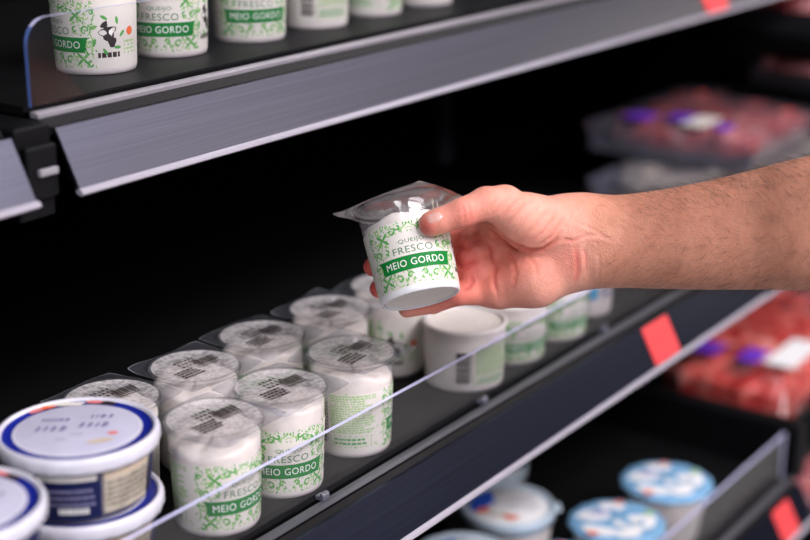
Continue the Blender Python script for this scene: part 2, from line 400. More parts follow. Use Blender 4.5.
# front row on the middle shelf, near to far, then the row behind
small_cup(.7150, .6705, SHZ, VIEW+44, 3, 1, 'nearest cheese cup in the front row, right beside the blue-ringed tubs', G)
small_cup(.7875, .6705, SHZ, VIEW+14, -2, 2, 'second cheese cup in the front row, banner ending in GORDO facing out', G, -6)
small_cup(.8745, .6705, SHZ, VIEW+112, 2, 3, 'front-row cheese cup with upright barcode and light green text panel facing out', G, 4)
small_cup(.701, .757, SHZ, VIEW-60, 4, 1, 'cheese cup half hidden right behind the blue-ringed tub lid, frosted film', G)
small_cup(.781, .750, SHZ, VIEW+150, -3, 4, 'cheese cup in the back row, behind the gap between the two nearest front cups', G, -4)
small_cup(.863, .753, SHZ, VIEW+20, 1, 2, 'cheese cup in the back row, second from the frosted one behind the tubs', G, 2)
small_cup(.946, .748, SHZ, VIEW-20, 5, 4, 'back-row cheese cup whose lid is just left of the held cup', G, 0)
small_cup(1.027, .744, SHZ, VIEW-75, 0, 3, 'cheese cup directly under the held cup, with orange seal and green print facing out', G)
# the upper shelf's cups
G2 = 'cheese cups on the upper shelf'
UPZ = 1.5-.205
for (x, y, fd, v, lb) in ((.794, .851, VIEW-52, 1, 'leftmost cheese cup on the upper shelf, dark cow emblem facing out'),
                      (.880, .857, VIEW-4, 2, 'cheese cup on the upper shelf with its wide green banner facing straight out'),
                      (.973, .852, VIEW+18, 3, 'third cheese cup from the left on the upper shelf, right of the dark riser joint'),
                      (1.062, .853, VIEW+152, 4, 'cheese cup on the upper shelf turned to its plain side, little print showing'),
                      (1.152, .857, VIEW+95, 1, 'cheese cup on the upper shelf with boxed green small print at its foot'),
                      (1.238, .856, VIEW+165, 2, 'farthest cheese cup of the upper shelf in the picture, only its plain foot showing')):
    small_cup(x, y, UPZ, fd, 3, v, lb, G2)

# wide squat pots with the same print, farther along the middle shelf
def rad_wide(h): return .0345+.0018*h/.062
def wide_pot(x, y, front_deg, label, seed):
    t = thing('cheese_pot', label, 'cheese pot', (x, y, SHZ), 0, 'wide white cheese pots on the middle shelf'); H = .057
    w = MB(); w.lathe([(.003, .0008), (.030, .0008), (.0325, 0), (.0343, .0022)]+[(rad_wide(H*q), H*q) for q in np.linspace(.08, .9, 8)]+[(.0368, H*.93), (.0372, H*.985), (.0362, H), (.0335, H), (.0325, H-.002)], 'potwhite', 64, cap0=True)
    w.obj('pot_wall', t)
    l = MB(); l.lathe([(.0005, H-.0032), (.012, H-.0030), (.022, H-.0034), (.0322, H-.0018)], 'cheese', 48); l.obj('cheese', t)
    mb = make_label(rad_wide, .060, seed, base=False); o = mb.obj('label', t); o.rotation_euler.z = math.radians(front_deg)
    return t
wide_pot(1.040, .672, VIEW+155, 'wide white pot with a dark barcode facing out, below the palm', 1)
wide_pot(1.117, .675, VIEW+40, 'wide white pot between the barcoded pot and the farthest green one', 2)
wide_pot(1.192, .673, VIEW+45, 'farthest wide white pot with green banner end, beside the blue-marked pot', 3)
t = thing('yogurt_pot', 'small grey-white pot with cyan square, last on the middle shelf under the wrist', 'yogurt pot', (1.266, .680, SHZ))
w = MB(); w.lathe([(.003, .0006), (.027, .0006), (.029, 0), (.0305, .003), (.0325, .058), (.034, .060), (.034, .063), (.030, .0635), (.0005, .0635)], 'potwhite', 56, cap0=True); w.obj('pot_wall', t)
mb = MB(lambda s, h, z=0: ((.0313+h*.035+z)*math.cos(s/.0325), (.0313+h*.035+z)*math.sin(s/.0325), h))
mb.rect(-.011, .020, -.002, .034, 'cyan', 4, 0, .0003); mb.rect(.003, .021, .017, .026, 'tagmark', 6, 0, .0003); mb.rect(.003, .031, .017, .035, 'foil', 6, 0, .0003)
mb.mats = ['cyan' if q == 'cyan' else ('inkv' if q == 'tagmark' else q) for q in mb.mats]
o = mb.obj('label', t); o.rotation_euler.z = math.radians(VIEW+28)

# ------------------------------------------------------------ blue-ringed tubs
def tub_parts(seed):
    R = random.Random(seed); Z = .0465; out = []
    w = MB(); w.lathe([(.040, .0006), (.0425, 0), (.0445, .002), (.0495, Z-.008), (.0505, Z-.006)], 'tubclear', 72); out.append(('tub_wall', w))
    b_ = MB(); b_.lathe([(.001, .0010), (.0425, .0012), (.0440, .004), (.0482, .030), (.0470, .033), (.02, .034), (.0005, .0335)], 'tubin', 64, cap0=True); out.append(('spread', b_))
    s = MB(lambda a, h, z=0: ((.0448+h*.115+z)*math.cos(a), (.0448+h*.115+z)*math.sin(a), h))
    def band(a0, a1, h0, h1, mat, z): s.rect(a0, h0, a1, h1, mat, max(2, int(abs(a1-a0)/.06)), 0, z)
    band(-1.0, .42, .003, .0375, 'navy', .0003); band(-.9, -.5, .028, .034, 'beige', .0005); band(-.42, .36, .031, .0365, 'labelbase', .0005)
    band(.46, 1.25, .005, .036, 'beige', .0003); band(.46, 1.25, .030, .036, 'smudge', .0005)
    band(1.35, 3.6, .003, .037, 'navy', .0003)
    for r_ in range(3):
        x = -.35
        while x < .3: q = R.uniform(.02, .06); band(x, x+q, .023-r_*.005, .0252-r_*.005, 'inkv', .0006); x += q+.012
    x = -.18
    while x < .22: q = R.uniform(.02, .05); band(x, x+q, .007, .0115, 'white', .0006); x += q+.015
    for r_ in range(5):
        x = .5
        while x < 1.2: q = R.uniform(.03, .1); band(x, x+q, .026-r_*.004, .0272-r_*.004, 'ink', .0006); x += q+.02
    out.append(('label', s))
    l = MB()
    prof = [(.0503, Z-.0085), (.0528, Z-.0095), (.0538, Z-.0075), (.0540, Z-.0015), (.0526, Z+.0012), (.0510, Z+.0018), (.0499, Z+.0010), (.0494, Z-.0004), (.0424, Z-.0004), (.0405, Z+.0002), (.0005, Z+.0002)]
    l.lathe(prof, ['lidwhite']*7+['blue', 'lidwhite', 'liddisc'], 96, wob=lambda a, r, z: (.00035*math.sin(24*a) if z < Z-.006 else 0, 0))
    out.append(('lid', l))
    p = MB(); z = Z+.0005
    def word(x, y, n, h, sc, mat='inkv', gap=.5):
        for _ in range(n): ww = R.uniform(.4, 1)*sc; p.rect(x, y, x+ww*.55, y+h, mat, 1, h*.2, z); p.rect(x+ww*.2, y+h*.4, x+ww*.9, y+h*.6, mat, 1, 0, z); x += ww+gap*sc*.4
    word(-.026, .013, 7, .0050, .0042, 'inkv', .1); word(.006, .017, 4, .006, .0048); word(-.028, -.003, 4, .0078, .0062); word(.000, .002, 4, .0080, .0062)
    word(-.004, -.010, 5, .002, .002, 'inkv'); word(-.012, -.017, 3, .002, .002)
    p.blob(.024, -.008, .0035, .0028, 'redink', 0, 12, z); p.blob(.017, -.020, .009, .003, 'smudge', .3, 12, z)
    for a in (1.45, 2.35):       # coloured bits of a sleeve lapping the ring
        p.blob(.0455*math.cos(a), .0455*math.sin(a), .006, .0028, 'redink', a+PI/2, 12, z); p.blob(.0455*math.cos(a-.2), .0455*math.sin(a-.2), .007, .0028, 'ink' if a < 2 else 'orange', a-.2+PI/2, 12, z)
    p.rect(-.030, .0395, -.004, .0455, 'labelbase', 4, .004, z)
    out.append(('lid_print', p))
    return out
TUB = [(n_, mb.mesh(n_)) for n_, mb in tub_parts(5)]
def tub(x, y, z, rot, label):
    t = thing('spread_tub', label, 'spread tub', (x, y, z), math.radians(rot), 'blue-ringed tubs of spread')
    for n_, me in TUB:
        o = link(n_, me, t)
        if n_ == 'lid_print': o.rotation_euler.z = PI/2
TH = .0487
tub(.622, .706, SHZ, VIEW+2, 'lower round tub of the full stack, navy label, mostly under the upper one')
tub(.620, .7045, SHZ+TH, VIEW+4, 'upper round tub of the full stack, its blue-ringed white lid seen whole')
tub(.503, .684, SHZ, VIEW-20, 'lower round tub at the left picture edge, only a sliver of it showing')
tub(.501, .682, SHZ+TH, VIEW-15, 'upper round tub cut off by the left picture edge, blue ring showing')

# ------------------------------------------------------------ shelves
def rail_profile(y, z, lean=.020, drop=.0376, th=.0035): return [(y, z), (y-lean, z-drop), (y-lean+th, z-drop-.0015), (y+th, z)]
def shelf(riser_label, name_label, x0, x1, ye, z, ydepth, rail_mat, gh, gx0, gx1, clips=(), joints=(), left_end=True, yr=.0135, drop=.0376):
    t = thing('refrigerated_shelf', name_label, 'shelf', (0, 0, 0))
    b_ = MB(); b_.box(x0, x1, ye+.010, ydepth, z-.006, z, 'shelf' if gh else 'black'); b_.box(x0, x1, ye+.004, ye+.0098, z-.010, z-.004, 'black'); b_.box(x0, x1, ye+.06, ydepth-.02, z-.020, z-.0062, 'black'); b_.obj('shelf_board', t)
    top = rail_mat == 'rail'; zs = .0068 if top else .0052
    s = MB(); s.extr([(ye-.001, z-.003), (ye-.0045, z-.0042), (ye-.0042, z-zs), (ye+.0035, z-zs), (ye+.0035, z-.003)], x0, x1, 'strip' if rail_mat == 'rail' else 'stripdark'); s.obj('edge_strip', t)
    g = MB(); g.extr([(ye-.0040, z-.0070), (ye-.0095, z-.0125), (ye-.008, z-.018), (ye+.004, z-.0145), (ye+.004, z-.0070)], x0, x1, 'frame'); g.obj('rail_holder', t)
    r_ = MB(); yy, zz = ye-yr, z-(.0115 if top else .0085); r_.extr(rail_profile(yy, zz, .020, drop), x0+.002, x1-.002, rail_mat); r_.obj('price_rail', t)
    l = MB(); yl, zl = yy-.020, zz-drop
    l.extr([(yl+.0004, zl+.0008), (yl-.0030, zl-.0004), (yl-.0034, zl-.0026), (yl-.0010, zl-.0042), (yl+.003, zl-.0022), (yl+.003, zl-.0004)], x0+.001, x1-.001, 'lip'); l.obj('rail_lip', t)
    if gh:
        g = MB(); edges = [gx0]+list(joints)+[gx1]
        for a, c in zip(edges[:-1], edges[1:]):
            a += .0012; c -= .0012; n = 6; rr = .018 if a < gx0+.01 and left_end else .001
            pts = [(a, z-.0005)]+[(a+rr-rr*math.cos(PI/2*i/n), z+gh-rr+rr*math.sin(PI/2*i/n)) for i in range(n+1)]+[(c, z+gh), (c, z-.0005)]
            m_ = len(pts); y0, y1 = ye+.0042, ye+.0076
            g.add([(p[0], y0, p[1]) for p in pts]+[(p[0], y1, p[1]) for p in pts], [tuple(range(m_)), tuple(range(m_, 2*m_))[::-1]], 'riser')
            g.add([(p[0], y0, p[1]) for p in pts]+[(p[0], y1, p[1]) for p in pts], [(i, i+m_, i+1+m_, i+1) for i in range(m_-1)], 'riser_edge')
            if left_end and a < gx0+.01:
                k = g.mi('riser_blue')
                for j in range(-(m_-1), -(m_-1)+4): g.m[j] = k
        go = g.obj('shelf_riser'); tag(go, riser_label, 'shelf riser')
        for cx in clips:
            c = MB(); vs = []
            c.fn = lambda x, y, z_: (cx+x, ye+.004+y, z+z_)
            c.extr([(-.0030, -.003), (-.0034, .001), (-.0020, .0034), (.0002, .0036), (.0002, .001), (.005, .0006), (.005, -.003)], -.004, .004, 'clip'); bevel(c.obj('riser_clip', go), .0008, 2)
    return t
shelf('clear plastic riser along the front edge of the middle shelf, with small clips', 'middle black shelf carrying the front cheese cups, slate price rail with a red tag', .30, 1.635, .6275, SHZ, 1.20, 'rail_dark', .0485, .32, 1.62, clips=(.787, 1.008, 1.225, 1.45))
shelf('clear riser with bluish left end in front of the cups on the upper shelf', 'upper shelf with wide brushed grey rail along the top of the picture', .664, 2.20, .7755, UPZ, 1.20, 'rail', .0585, .6655, 2.19, yr=.0185, drop=.0395)
shelf('', 'neighbouring upper shelf rail cut off at the left picture edge', .10, .630, .7755, UPZ, 1.20, 'rail', 0, 0, 0, yr=.0185, drop=.0395)
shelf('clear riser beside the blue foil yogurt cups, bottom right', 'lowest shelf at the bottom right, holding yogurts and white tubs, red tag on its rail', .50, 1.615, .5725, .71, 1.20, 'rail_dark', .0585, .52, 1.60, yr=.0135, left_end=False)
# uprights and brackets between the cabinet modules
t = thing('shelf_bracket', 'black bracket and latch filling the gap between the two upper price rails, far left', 'bracket', (.647, .78, 1.5-.23))
b_ = MB(); b_.box(-.0155, .0155, -.022, .40, -.045, .018, 'frame'); b_.box(-.013, .013, -.030, -.0222, -.030, .006, 'frame'); bevel(b_.obj('bracket_arm', t), .002)
b_ = MB(); b_.box(-.006, .010, -.034, -.0302, -.014, -.009, 'strip'); bevel(b_.obj('latch', t), .001)
t = thing('shelf_bracket', 'black bracket at the far end of the lowest riser, right picture edge', 'bracket', (1.628, .60, .71))
b_ = MB(); b_.box(-.010, .016, -.035, .55, -.010, .062, 'frame'); b_.obj('bracket_arm', t); bevel(t.children[0], .006)

# red price tags on the rails
def price_tag(x, ye, z, w, h, yr, label, grp='red price tags'):
    t = thing('price_tag', label, 'price tag', (x, ye-yr-.0006, z-(.0125 if yr > .015 else .0095)), 0, grp)
    s = .020/.0376; n = (-1, -s)
    mb = MB(lambda a, b__, c=0: (a, -b__*.47-c*.88, -b__*.88+c*.47))
    mb.box(-w/2, w/2, 0, h, .0003, .0010, 'tag'); mb.obj('tag_paper', t)
    mk = MB(mb.fn); Z = .0013
    mk.ribbon([(p[0], p[1]) for p in [(w*.12+.0075*math.cos(a/10*2*PI), h*.45+.0075*math.sin(a/10*2*PI)) for a in range(11)]], [.002]*11, 'tagmark', Z)
    mk.rect(-w*.24, h*.25, -w*.19, h*.68, 'tagmark', 1, 0, Z); mk.rect(-w*.38, h*.84, w*.36, h*.90, 'tagmark', 1, 0, Z)
    mk.obj('tag_print', t); return t
price_tag(1.296, .6275, SHZ, .054, .039, .0135, 'red price tag on the slate rail just below the forearm')
price_tag(1.69, .7755, UPZ, .058, .042, .0185, 'red price tag at the very top of the picture on the grey rail', 'red price tags')
price_tag(1.545, .5725, .71, .046, .039, .0135, 'red price tag in the bottom right corner on the lowest rail')

# ------------------------------------------------------------ lowest shelf goods
def lidded_tub(x, y, z, rot, label, z_h=.062):
    t = thing('white_tub', label, 'white tub', (x, y, z), math.radians(rot), 'white tubs with pale blue lids'); Z = z_h; t.scale = (.95, .95, 1)
    w = MB(); w.lathe([(.002, .0006), (.040, .0006), (.042, 0), (.0435, .003), (.0490, Z-.010)], 'potwhite', 64, cap0=True); w.obj('tub_wall', t)
    l = MB(); l.lathe([(.0492, Z-.013), (.0520, Z-.013), (.0525, Z-.002), (.0512, Z), (.0495, Z), (.0480, Z-.004), (.0450, Z-.0045), (.0440, Z-.0032), (.0005, Z-.0032)], ['paleblue']*6+['paleblue', 'paper'], 72)
    lo = l.obj('lid', t)
    tb = MB(); tb.box(.051, .0585, -.009, .009, Z-.006, Z-.0035, 'paleblue'); bevel(tb.obj('lid_tab', lo), .001)
    p = MB(); zz = Z-.0028
    p.add([(.0005+.041*math.cos(a), .041*math.sin(a), zz) for a in [2.0+i*.13 for i in range(13)]]+[(-.012, .010, zz)], [tuple(range(14))], 'royal')
    p.blob(-.027, -.010, .0085, .006, 'orange', .7, 14, zz+.0002, .1); p.blob(.002, -.027, .009, .0055, 'orange', -.2, 14, zz+.0002, .12); p.blob(-.012, -.018, .010, .006, 'smudge', -.5, 14, zz+.0003, .1); p.blob(-.012, -.016, .007, .004, 'paper', -.5, 14, zz+.0004, .1)
    for r_ in range(4):
        xx = .002-r_*.001
        while xx < .030: ww = random.uniform(.002, .006); p.rect(xx, .022-r_*.010, xx+ww, .0240-r_*.010, 'inkv', 1, .0005, zz+.0002); xx += ww+.001
    p.obj('lid_print', lo); return t
LZ = .71
lidded_tub(1.204, .723, LZ, -54.7, 'pale-blue-rimmed white tub with blue and orange print and lid tab, under the slate rail', .086)
lidded_tub(1.085, .700, LZ, -70, 'white tub cut by the bottom edge, left of the blue and orange one', .086)
lidded_tub(1.277, .800, LZ, -20, 'white tub peeking out behind the blue and orange one under the rail', .086)
def foil_cup(x, y, rot, label, H=.064):
    t = thing('yogurt_cup', label, 'yogurt cup', (x, y, LZ), math.radians(rot), 'yogurt cups with sky blue foil lids')
    w = MB(); w.lathe([(.002, .001), (.032, .001), (.034, 0), (.036, .004), (.0455, H-.004), (.0475, H-.001)], 'potwhite', 64, cap0=True); w.obj('cup_wall', t)
    l = MB(); l.lathe([(.049, H-.0045), (.0502, H-.0015), (.0495, H), (.044, H+.0010), (.0005, H+.0014)], 'foil', 80, wob=lambda a, r, z: (.0009*math.sin(14*a)*(r > .047), .0006*math.sin(22*a)*(r > .047))); lo = l.obj('foil_lid', t)
    p = MB(); z = H+.0018
    for (cx, cy, rx, ry, m_, ro) in ((-.022, .010, .020, .013, 'paper', .5), (-.004, .030, .014, .009, 'paper', 0), (.020, -.004, .023, .016, 'paper', .4), (-.018, -.026, .020, .010, 'paper', -.3),
                                  (.010, -.030, .015, .009, 'paper', .2), (.004, .006, .006, .022, 'foil', .5), (.034, .018, .006, .004, 'g1', .5), (-.026, -.033, .006, .0045, 'orange', 0), (.004, .039, .005, .004, 'redink', 0), (.022, -.006, .007, .005, 'cyan', .2), (.020, -.005, .005, .003, 'labelbase', .2)):
        z += .00012; p.blob(cx, cy, rx, ry, m_, ro, 18, z, .09)
    for r_ in range(3): p.rect(-.030+r_*.004, .010+r_*.004, -.012+r_*.004, .0115+r_*.004, 'royal', 1, .001, z)
    p.obj('lid_print', lo)
    s = MB(lambda a, h, z_=0: ((.0352+h*.125+z_)*math.cos(a), (.0352+h*.125+z_)*math.sin(a), h)); s.rect(-.9, .010, .25, .060, 'cyan', 16, 0, .0004); s.mats = ['royal' if q == 'x' else q for q in s.mats]
    s.rect(.35, .012, 1.2, .056, 'smudge', 12, 0, .0004); so = s.obj('label', t)
foil_cup(1.389, .6310, -54, 'farther blue foil yogurt cup, whole lid visible, beside the lowest riser')
foil_cup(1.272, .6310, -60, 'blue foil yogurt cup cut by the bottom edge, in front of the farther one')
foil_cup(1.160, .6310, -50, 'third blue foil yogurt cup, only a sliver of lid at the bottom edge')

# ------------------------------------------------------------ meat packs in the next module
def meat_pack(x0, x1, y0, y1, z0, h, label, tilt=0, tray='blacktray', bands=(), cards=(), seed=1, meat_h=None, film='tray', mat='meat'):
    cx, cy = (x0+x1)/2, (y0+y1)/2; t = thing('meat_pack', label, 'packed meat', (cx, cy, z0), 0, 'packs of raw meat')
    lx, ly = (x1-x0)/2, (y1-y0)/2; R = random.Random(seed)
    b_ = MB(); th = .0012; hh = h*.8
    b_.extr([(-ly*.86, 0), (ly*.86, 0), (ly, hh), (ly-th, hh), (ly*.86-th, th), (-ly*.86+th, th), (-ly+th, hh), (-ly, hh)], -lx, lx, tray)
    b_.box(-lx, -lx+th, -ly*.93, ly*.93, 0, hh, tray); b_.box(lx-th, lx, -ly*.93, ly*.93, 0, hh, tray); b_.obj('tray', t)
    mh = meat_h or h; bm = bmesh.new(); bmesh.ops.create_icosphere(bm, subdivisions=5, radius=1)
    ph = [R.uniform(0, 6) for _ in range(6)]
    for v in bm.verts:
        p = v.co; s = lambda q: math.copysign(abs(q)**.55, q)
        q = Vector((s(p.x)*lx*.97, s(p.y)*ly*.96, s(p.z)*mh*.5))
        w = .006*math.sin(q.x*70+ph[0])*math.sin(q.y*60+ph[1])+.004*math.sin(q.y*150+ph[2]+q.x*90)+.003*math.sin(q.z*160+ph[3]+q.x*120)
        v.co = q+p.normalized()*w*(.3 if p.z < 0 else 1); v.co.z += mh*.5+.004
        v.co.z = max(v.co.z, th*1.5)
        if v.co.z < hh: v.co.x = max(-lx*.96, min(lx*.96, v.co.x)); v.co.y = max(-ly*.84, min(ly*.84, v.co.y))
    me = bpy.data.meshes.new('meat'); bm.to_mesh(me); bm.free(); me.materials.append(MAT[mat]); me.polygons.foreach_set('use_smooth', [True]*len(me.polygons)); link('meat', me, t)
    f = MB(); n = 14; zt = mh+.010
    vs = []
    for i in range(n+1):
        for j in range(n+1):
            u, v_ = -1+2*i/n, -1+2*j/n; e = max(abs(u), abs(v_)); vs.append((u*lx*1.005, v_*ly*1.005, hh+.001+(zt-hh)*(1-e**6)+.0015*math.sin(9*u+4*v_+seed)))
    f.add(vs, [(i*(n+1)+j, (i+1)*(n+1)+j, (i+1)*(n+1)+j+1, i*(n+1)+j+1) for i in range(n) for j in range(n)], film, True); f.obj('film_cover', t)
    for (a0, a1, c0, c1, m_) in bands:
        q = MB(); q.box(a0*lx, a1*lx, c0*ly, c1*ly, zt+.002, zt+.0035, m_); bevel(q.obj('wrap_label', t), .001)
    return t
# the big pack under the forearm's right end, its shelf tilts down to the front
meat_pack(1.70, 2.02, .612, .825, .690, .060, 'big red pack of minced meat with purple and white label, right of the slate rail', 0, 'blacktray', seed=3, meat_h=.098, film='riser',
          bands=((-.92, -.66, .02, .42, 'purple'), (-.90, -.60, -.50, -.22, 'purple'), (-.85, -.2, -.92, -.55, 'paper'), (-.98, -.8, .72, .94, 'paper')))
meat_pack(2.06, 2.36, .62, .83, .690, .07, 'pack of pink meat behind the big red pack, under the forearm', 0, 'tray', seed=5, meat_h=.09, bands=((-.4, .3, -.5, .2, 'paper'),))
meat_pack(1.66, 1.90, .575, .70, .585, .05, 'pink meat pack below the bracket in the bottom right corner', 0, 'tray', seed=8, meat_h=.06)
# trays above the forearm
meat_pack(1.68, 2.06, .650, .900, .985, .040, 'lower grey film-wrapped tray just above the forearm, under the purple-banded one', 0, 'tray', seed=9, meat_h=.034, mat='beige')
meat_pack(1.76, 2.08, .70, .950, 1.034, .046, 'clear tray of meat with purple and white sleeve, above the forearm', 0, 'tray', seed=11, meat_h=.036,
          bands=((-.96, -.70, .30, .60, 'purple'), (-.80, -.55, -.06, .18, 'purple'), (-.95, -.55, -.34, -.08, 'labelbase'), (-.95, -.75, -.60, -.45, 'purple')))
meat_pack(2.14, 2.42, .68, .93, .985, .075, 'meat tray standing behind the purple-banded tray', 0, 'tray', seed=13, meat_h=.08)
meat_pack(2.02, 2.32, .70, .83, 1.096, .030, 'dark pink meat pack on the thin rack near the right edge', 0, 'blacktray', seed=17, meat_h=.030)
meat_pack(2.02, 2.32, .725, .95, 1.168, .045, 'meat pack showing just under the end of the grey rail, top right corner', 0, 'blacktray', seed=19, meat_h=.056)
def rack(x0, x1, y0, y1, z, tilt, label):
    t = thing('display_rack', label, 'shelf', ((x0+x1)/2, y0, z)); b_ = MB(); b_.box(-(x1-x0)/2, (x1-x0)/2, 0, y1-y0, -.010, -.003, 'black'); b_.obj('shelf_board', t)
    b_ = MB(); b_.box(-(x1-x0)/2, (x1-x0)/2, -.004, -.0002, -.012, -.002, 'frame'); b_.obj('front_stop', t)
rack(1.65, 2.9, .600, 1.19, .6885, 0, 'black rack under the big red meat pack')
rack(1.65, 2.9, .640, 1.19, .9790, 0, 'black rack under the clear meat trays above the forearm')
rack(1.98, 2.9, .690, .84, 1.0950, 0, 'black rack near the right edge, above the clear trays')
rack(1.98, 2.9, .715, 1.19, 1.1660, 0, 'topmost black rack at the right, under the grey rail')
rack(1.64, 2.9, .56, .80, .5835, 0, 'lowest black rack in the bottom right corner')

# ------------------------------------------------------------ cabinet shell and floor
w = MB(); w.box(-.6, 4.2, 1.20, 1.24, 0, 2.3, 'black'); struct(w.obj('wall_back'))
s = MB(); s.box(1.775, 1.800, 1.190, 1.1998, .3, 2.2, 'seam'); struct(s.obj('trim_1'))
w = MB(); w.box(4.2, 4.24, .3, 1.24, 0, 2.3, 'black'); struct(w.obj('wall_right'))
w = MB(); w.box(-.64, -.6, .3, 1.24, 0, 2.3, 'black'); struct(w.obj('wall_left'))
w = MB(); w.box(-.6, 4.2, .50, 1.24, 2.3, 2.34, 'black'); struct(w.obj('trim_2'))
w = MB(); w.box(-.6, 4.2, .50, 1.1998, .0, .42, 'black'); struct(w.obj('trim_3'))
w = MB(); w.box(-6, 10, -8, 1.3, -.05, 0, 'floor'); struct(w.obj('floor'))

# ------------------------------------------------------------ held cup
# arm space: x right, y up, z away from the lens, metres, seen from where the photographer stands
A2W = Matrix((RT, UP, FW)).transposed().to_4x4(); A2W.translation = CAM
cupo = np.array((0.01191, -0.02160, 1.11700))
ax = np.array([-.213, .948, .236]); ax /= np.linalg.norm(ax)
e1 = np.array([1., 0, 0])-ax*ax[0]; e1 /= np.linalg.norm(e1); e2 = np.cross(ax, e1)
if e2[2] < 0: e2 = -e2           # e1 right, e2 away, ax towards the lid
held = thing('cheese_cup', 'cheese cup held up in the hand, MEIO GORDO on its green banner', 'cheese cup')
zl = -e2; xl = e1
CM = Matrix(((xl[0], e2[0], ax[0], cupo[0]), (xl[1], e2[1], ax[1], cupo[1]), (xl[2], e2[2], ax[2], cupo[2]), (0, 0, 0, 1)))
MW = A2W @ CM
if MW.to_3x3().determinant() < 0: MW = A2W @ CM @ Matrix.Diagonal((1, 1, 1, 1))
held.matrix_world = MW
HD = MW.to_3x3().determinant()
for n_, mb, _ in cup_parts('held', half=.0395, seed=1, top=.0600, tilt=.001, held=True):
    o = mb.obj(n_, held)
    if n_ == 'lid_film': o.rotation_euler.z = math.radians(-29)
lo = link('label', label_me(1), held); lo.rotation_euler.z = math.radians(-89)

# ------------------------------------------------------------ arm and hand as one surface
def cupP(phi, h, dist):           # a point around the held cup: phi 0 = right, 90 = away from the lens, 180 = left
    p = math.radians(phi); return cupo+ax*h+(e1*math.cos(p)+e2*math.sin(p))*dist
def rc(h): return .0302+.0031*h/.074
mm = .001
SP = []                             # (a, b, ra, rb, k)
def cone(a, b_, ra, rb, k=.004): SP.append((np.array(a, float), np.array(b_, float), ra*mm, rb*mm, k))
# forearm: two side-by-side strands give the oval section
def strand(nodes, k, sub=4):
    P_ = np.array([list(p)+[r*mm] for p, r in nodes]); out = []
    P_ = np.vstack([2*P_[0]-P_[1], P_, 2*P_[-1]-P_[-2]])
    for i in range(1, len(P_)-2):
        for j in range(sub):
            t = j/sub; p0, p1, p2, p3 = P_[i-1:i+3]
            out.append(.5*((2*p1)+(-p0+p2)*t+(2*p0-5*p1+4*p2-p3)*t*t+(-p0+3*p1-3*p2+p3)*t**3))
    out.append(P_[-2]); SP.append(('strand', np.array(out), k))
strand([((0.12703, 0.03271, 1.14100), 22.5), ((0.14085, 0.03198, 1.14200), 23.5), ((0.17735, 0.03471, 1.13200), 23.6), ((0.21889, 0.03858, 1.11300), 26.3), ((0.26378, 0.04578, 1.09000), 29.3), ((0.28944, 0.05003, 1.07200), 31.5), ((0.33788, 0.05434, 1.04500), 35), ((0.37740, 0.05576, 1.02000), 38), ((0.44325, 0.05253, 0.98500), 40)], .03)
strand([((0.12855, 0.00989, 1.14100), 22.5), ((0.14085, 0.01104, 1.14200), 23.0), ((0.17703, 0.00979, 1.13000), 23.8), ((0.21830, 0.01036, 1.11000), 25.2), ((0.26378, 0.01163, 1.09000), 26.4), ((0.28890, 0.01248, 1.07000), 27.6), ((0.33788, 0.01533, 1.04500), 31), ((0.37740, 0.01904, 1.02000), 34), ((0.44325, 0.02495, 0.98500), 37)], .03)
# wrist into palm
cone((0.14237, 0.02056, 1.14200), (0.11480, 0.01531, 1.14800), 25, 21, .02)
cone((0.13148, 0.03344, 1.14000), (0.11780, 0.03344, 1.14000), 22, 21, .012)
W = (0.12343, 0.01840, 1.15000)
for (p, r) in (((0.06763, 0.03420, 1.16600), 12.5), ((0.06463, 0.01791, 1.16800), 12.5), ((0.06369, 0.00155, 1.16500), 12.5), ((0.06556, -0.01466, 1.15700), 12.0)):
    cone(W, p, 19, r, .012)
# hypothenar (little-finger side) and thenar (thumb side) mounds
cone((0.12540, 0.00532, 1.14000), (0.09863, -0.00683, 1.13800), 20, 20.0, .010); cone((0.09863, -0.00683, 1.13800), (0.07258, -0.01566, 1.14600), 20.0, 14.5, .010)
cone((0.12085, 0.03248, 1.13300), (0.09200, 0.03665, 1.12200), 21, 20.5, .008); cone((0.09350, 0.03516, 1.12200), (0.07313, 0.04580, 1.10800), 20, 14.5, .007)
# thumb
cone((0.07387, 0.04949, 1.10800), (0.05940, 0.04877, 1.10000), 13.4, 12.0, .005)
cone((0.05940, 0.04877, 1.10000), (0.04157, 0.04157, 1.09400), 12.0, 10.6, .003); cone((0.04157, 0.04157, 1.09400), (0.02043, 0.03429, 1.09450), 10.7, 9.2, .003); cone((0.02553, 0.03574, 1.09400), (0.01862, 0.03345, 1.09550), 9.4, 8.6, .002)
# web between thumb and index
cone((0.08118, 0.03490, 1.13800), (0.06109, 0.03403, 1.16000), 12, 11.5, .008)
# fingers wrap behind the cup: base, middle and end joint, then tip
def finger(base, rb, hs, phis, rs, mcpk=.006):
    pts = [np.array(base, float)]+[cupP(ph, h*mm, rc(h*mm)+(r+.35)*mm) for ph, h, r in zip(phis, hs, rs)]
    rr = [rb]+list(rs)
    for i in range(len(pts)-1): cone(pts[i], pts[i+1], rr[i], rr[i+1], mcpk if i == 0 else .0022)
finger((0.06518, 0.03104, 1.16400), 10.8, (58, 57, 56), (58, 92, 122), (8.8, 8.2, 7.4))
finger((0.06219, 0.01555, 1.16600), 10.8, (39, 38.5, 38.5), (58, 98, 137), (8.9, 8.4, 7.4))
finger((0.06203, -0.00000, 1.16300), 10.5, (21, 20.5, 20.5), (56, 96, 137), (8.4, 8.0, 7.1))
finger((0.06298, -0.01690, 1.15200), 10.2, (3.5, 2.8, 2.5), (40, 74, 106), (8.8, 7.8, 6.6), .005)
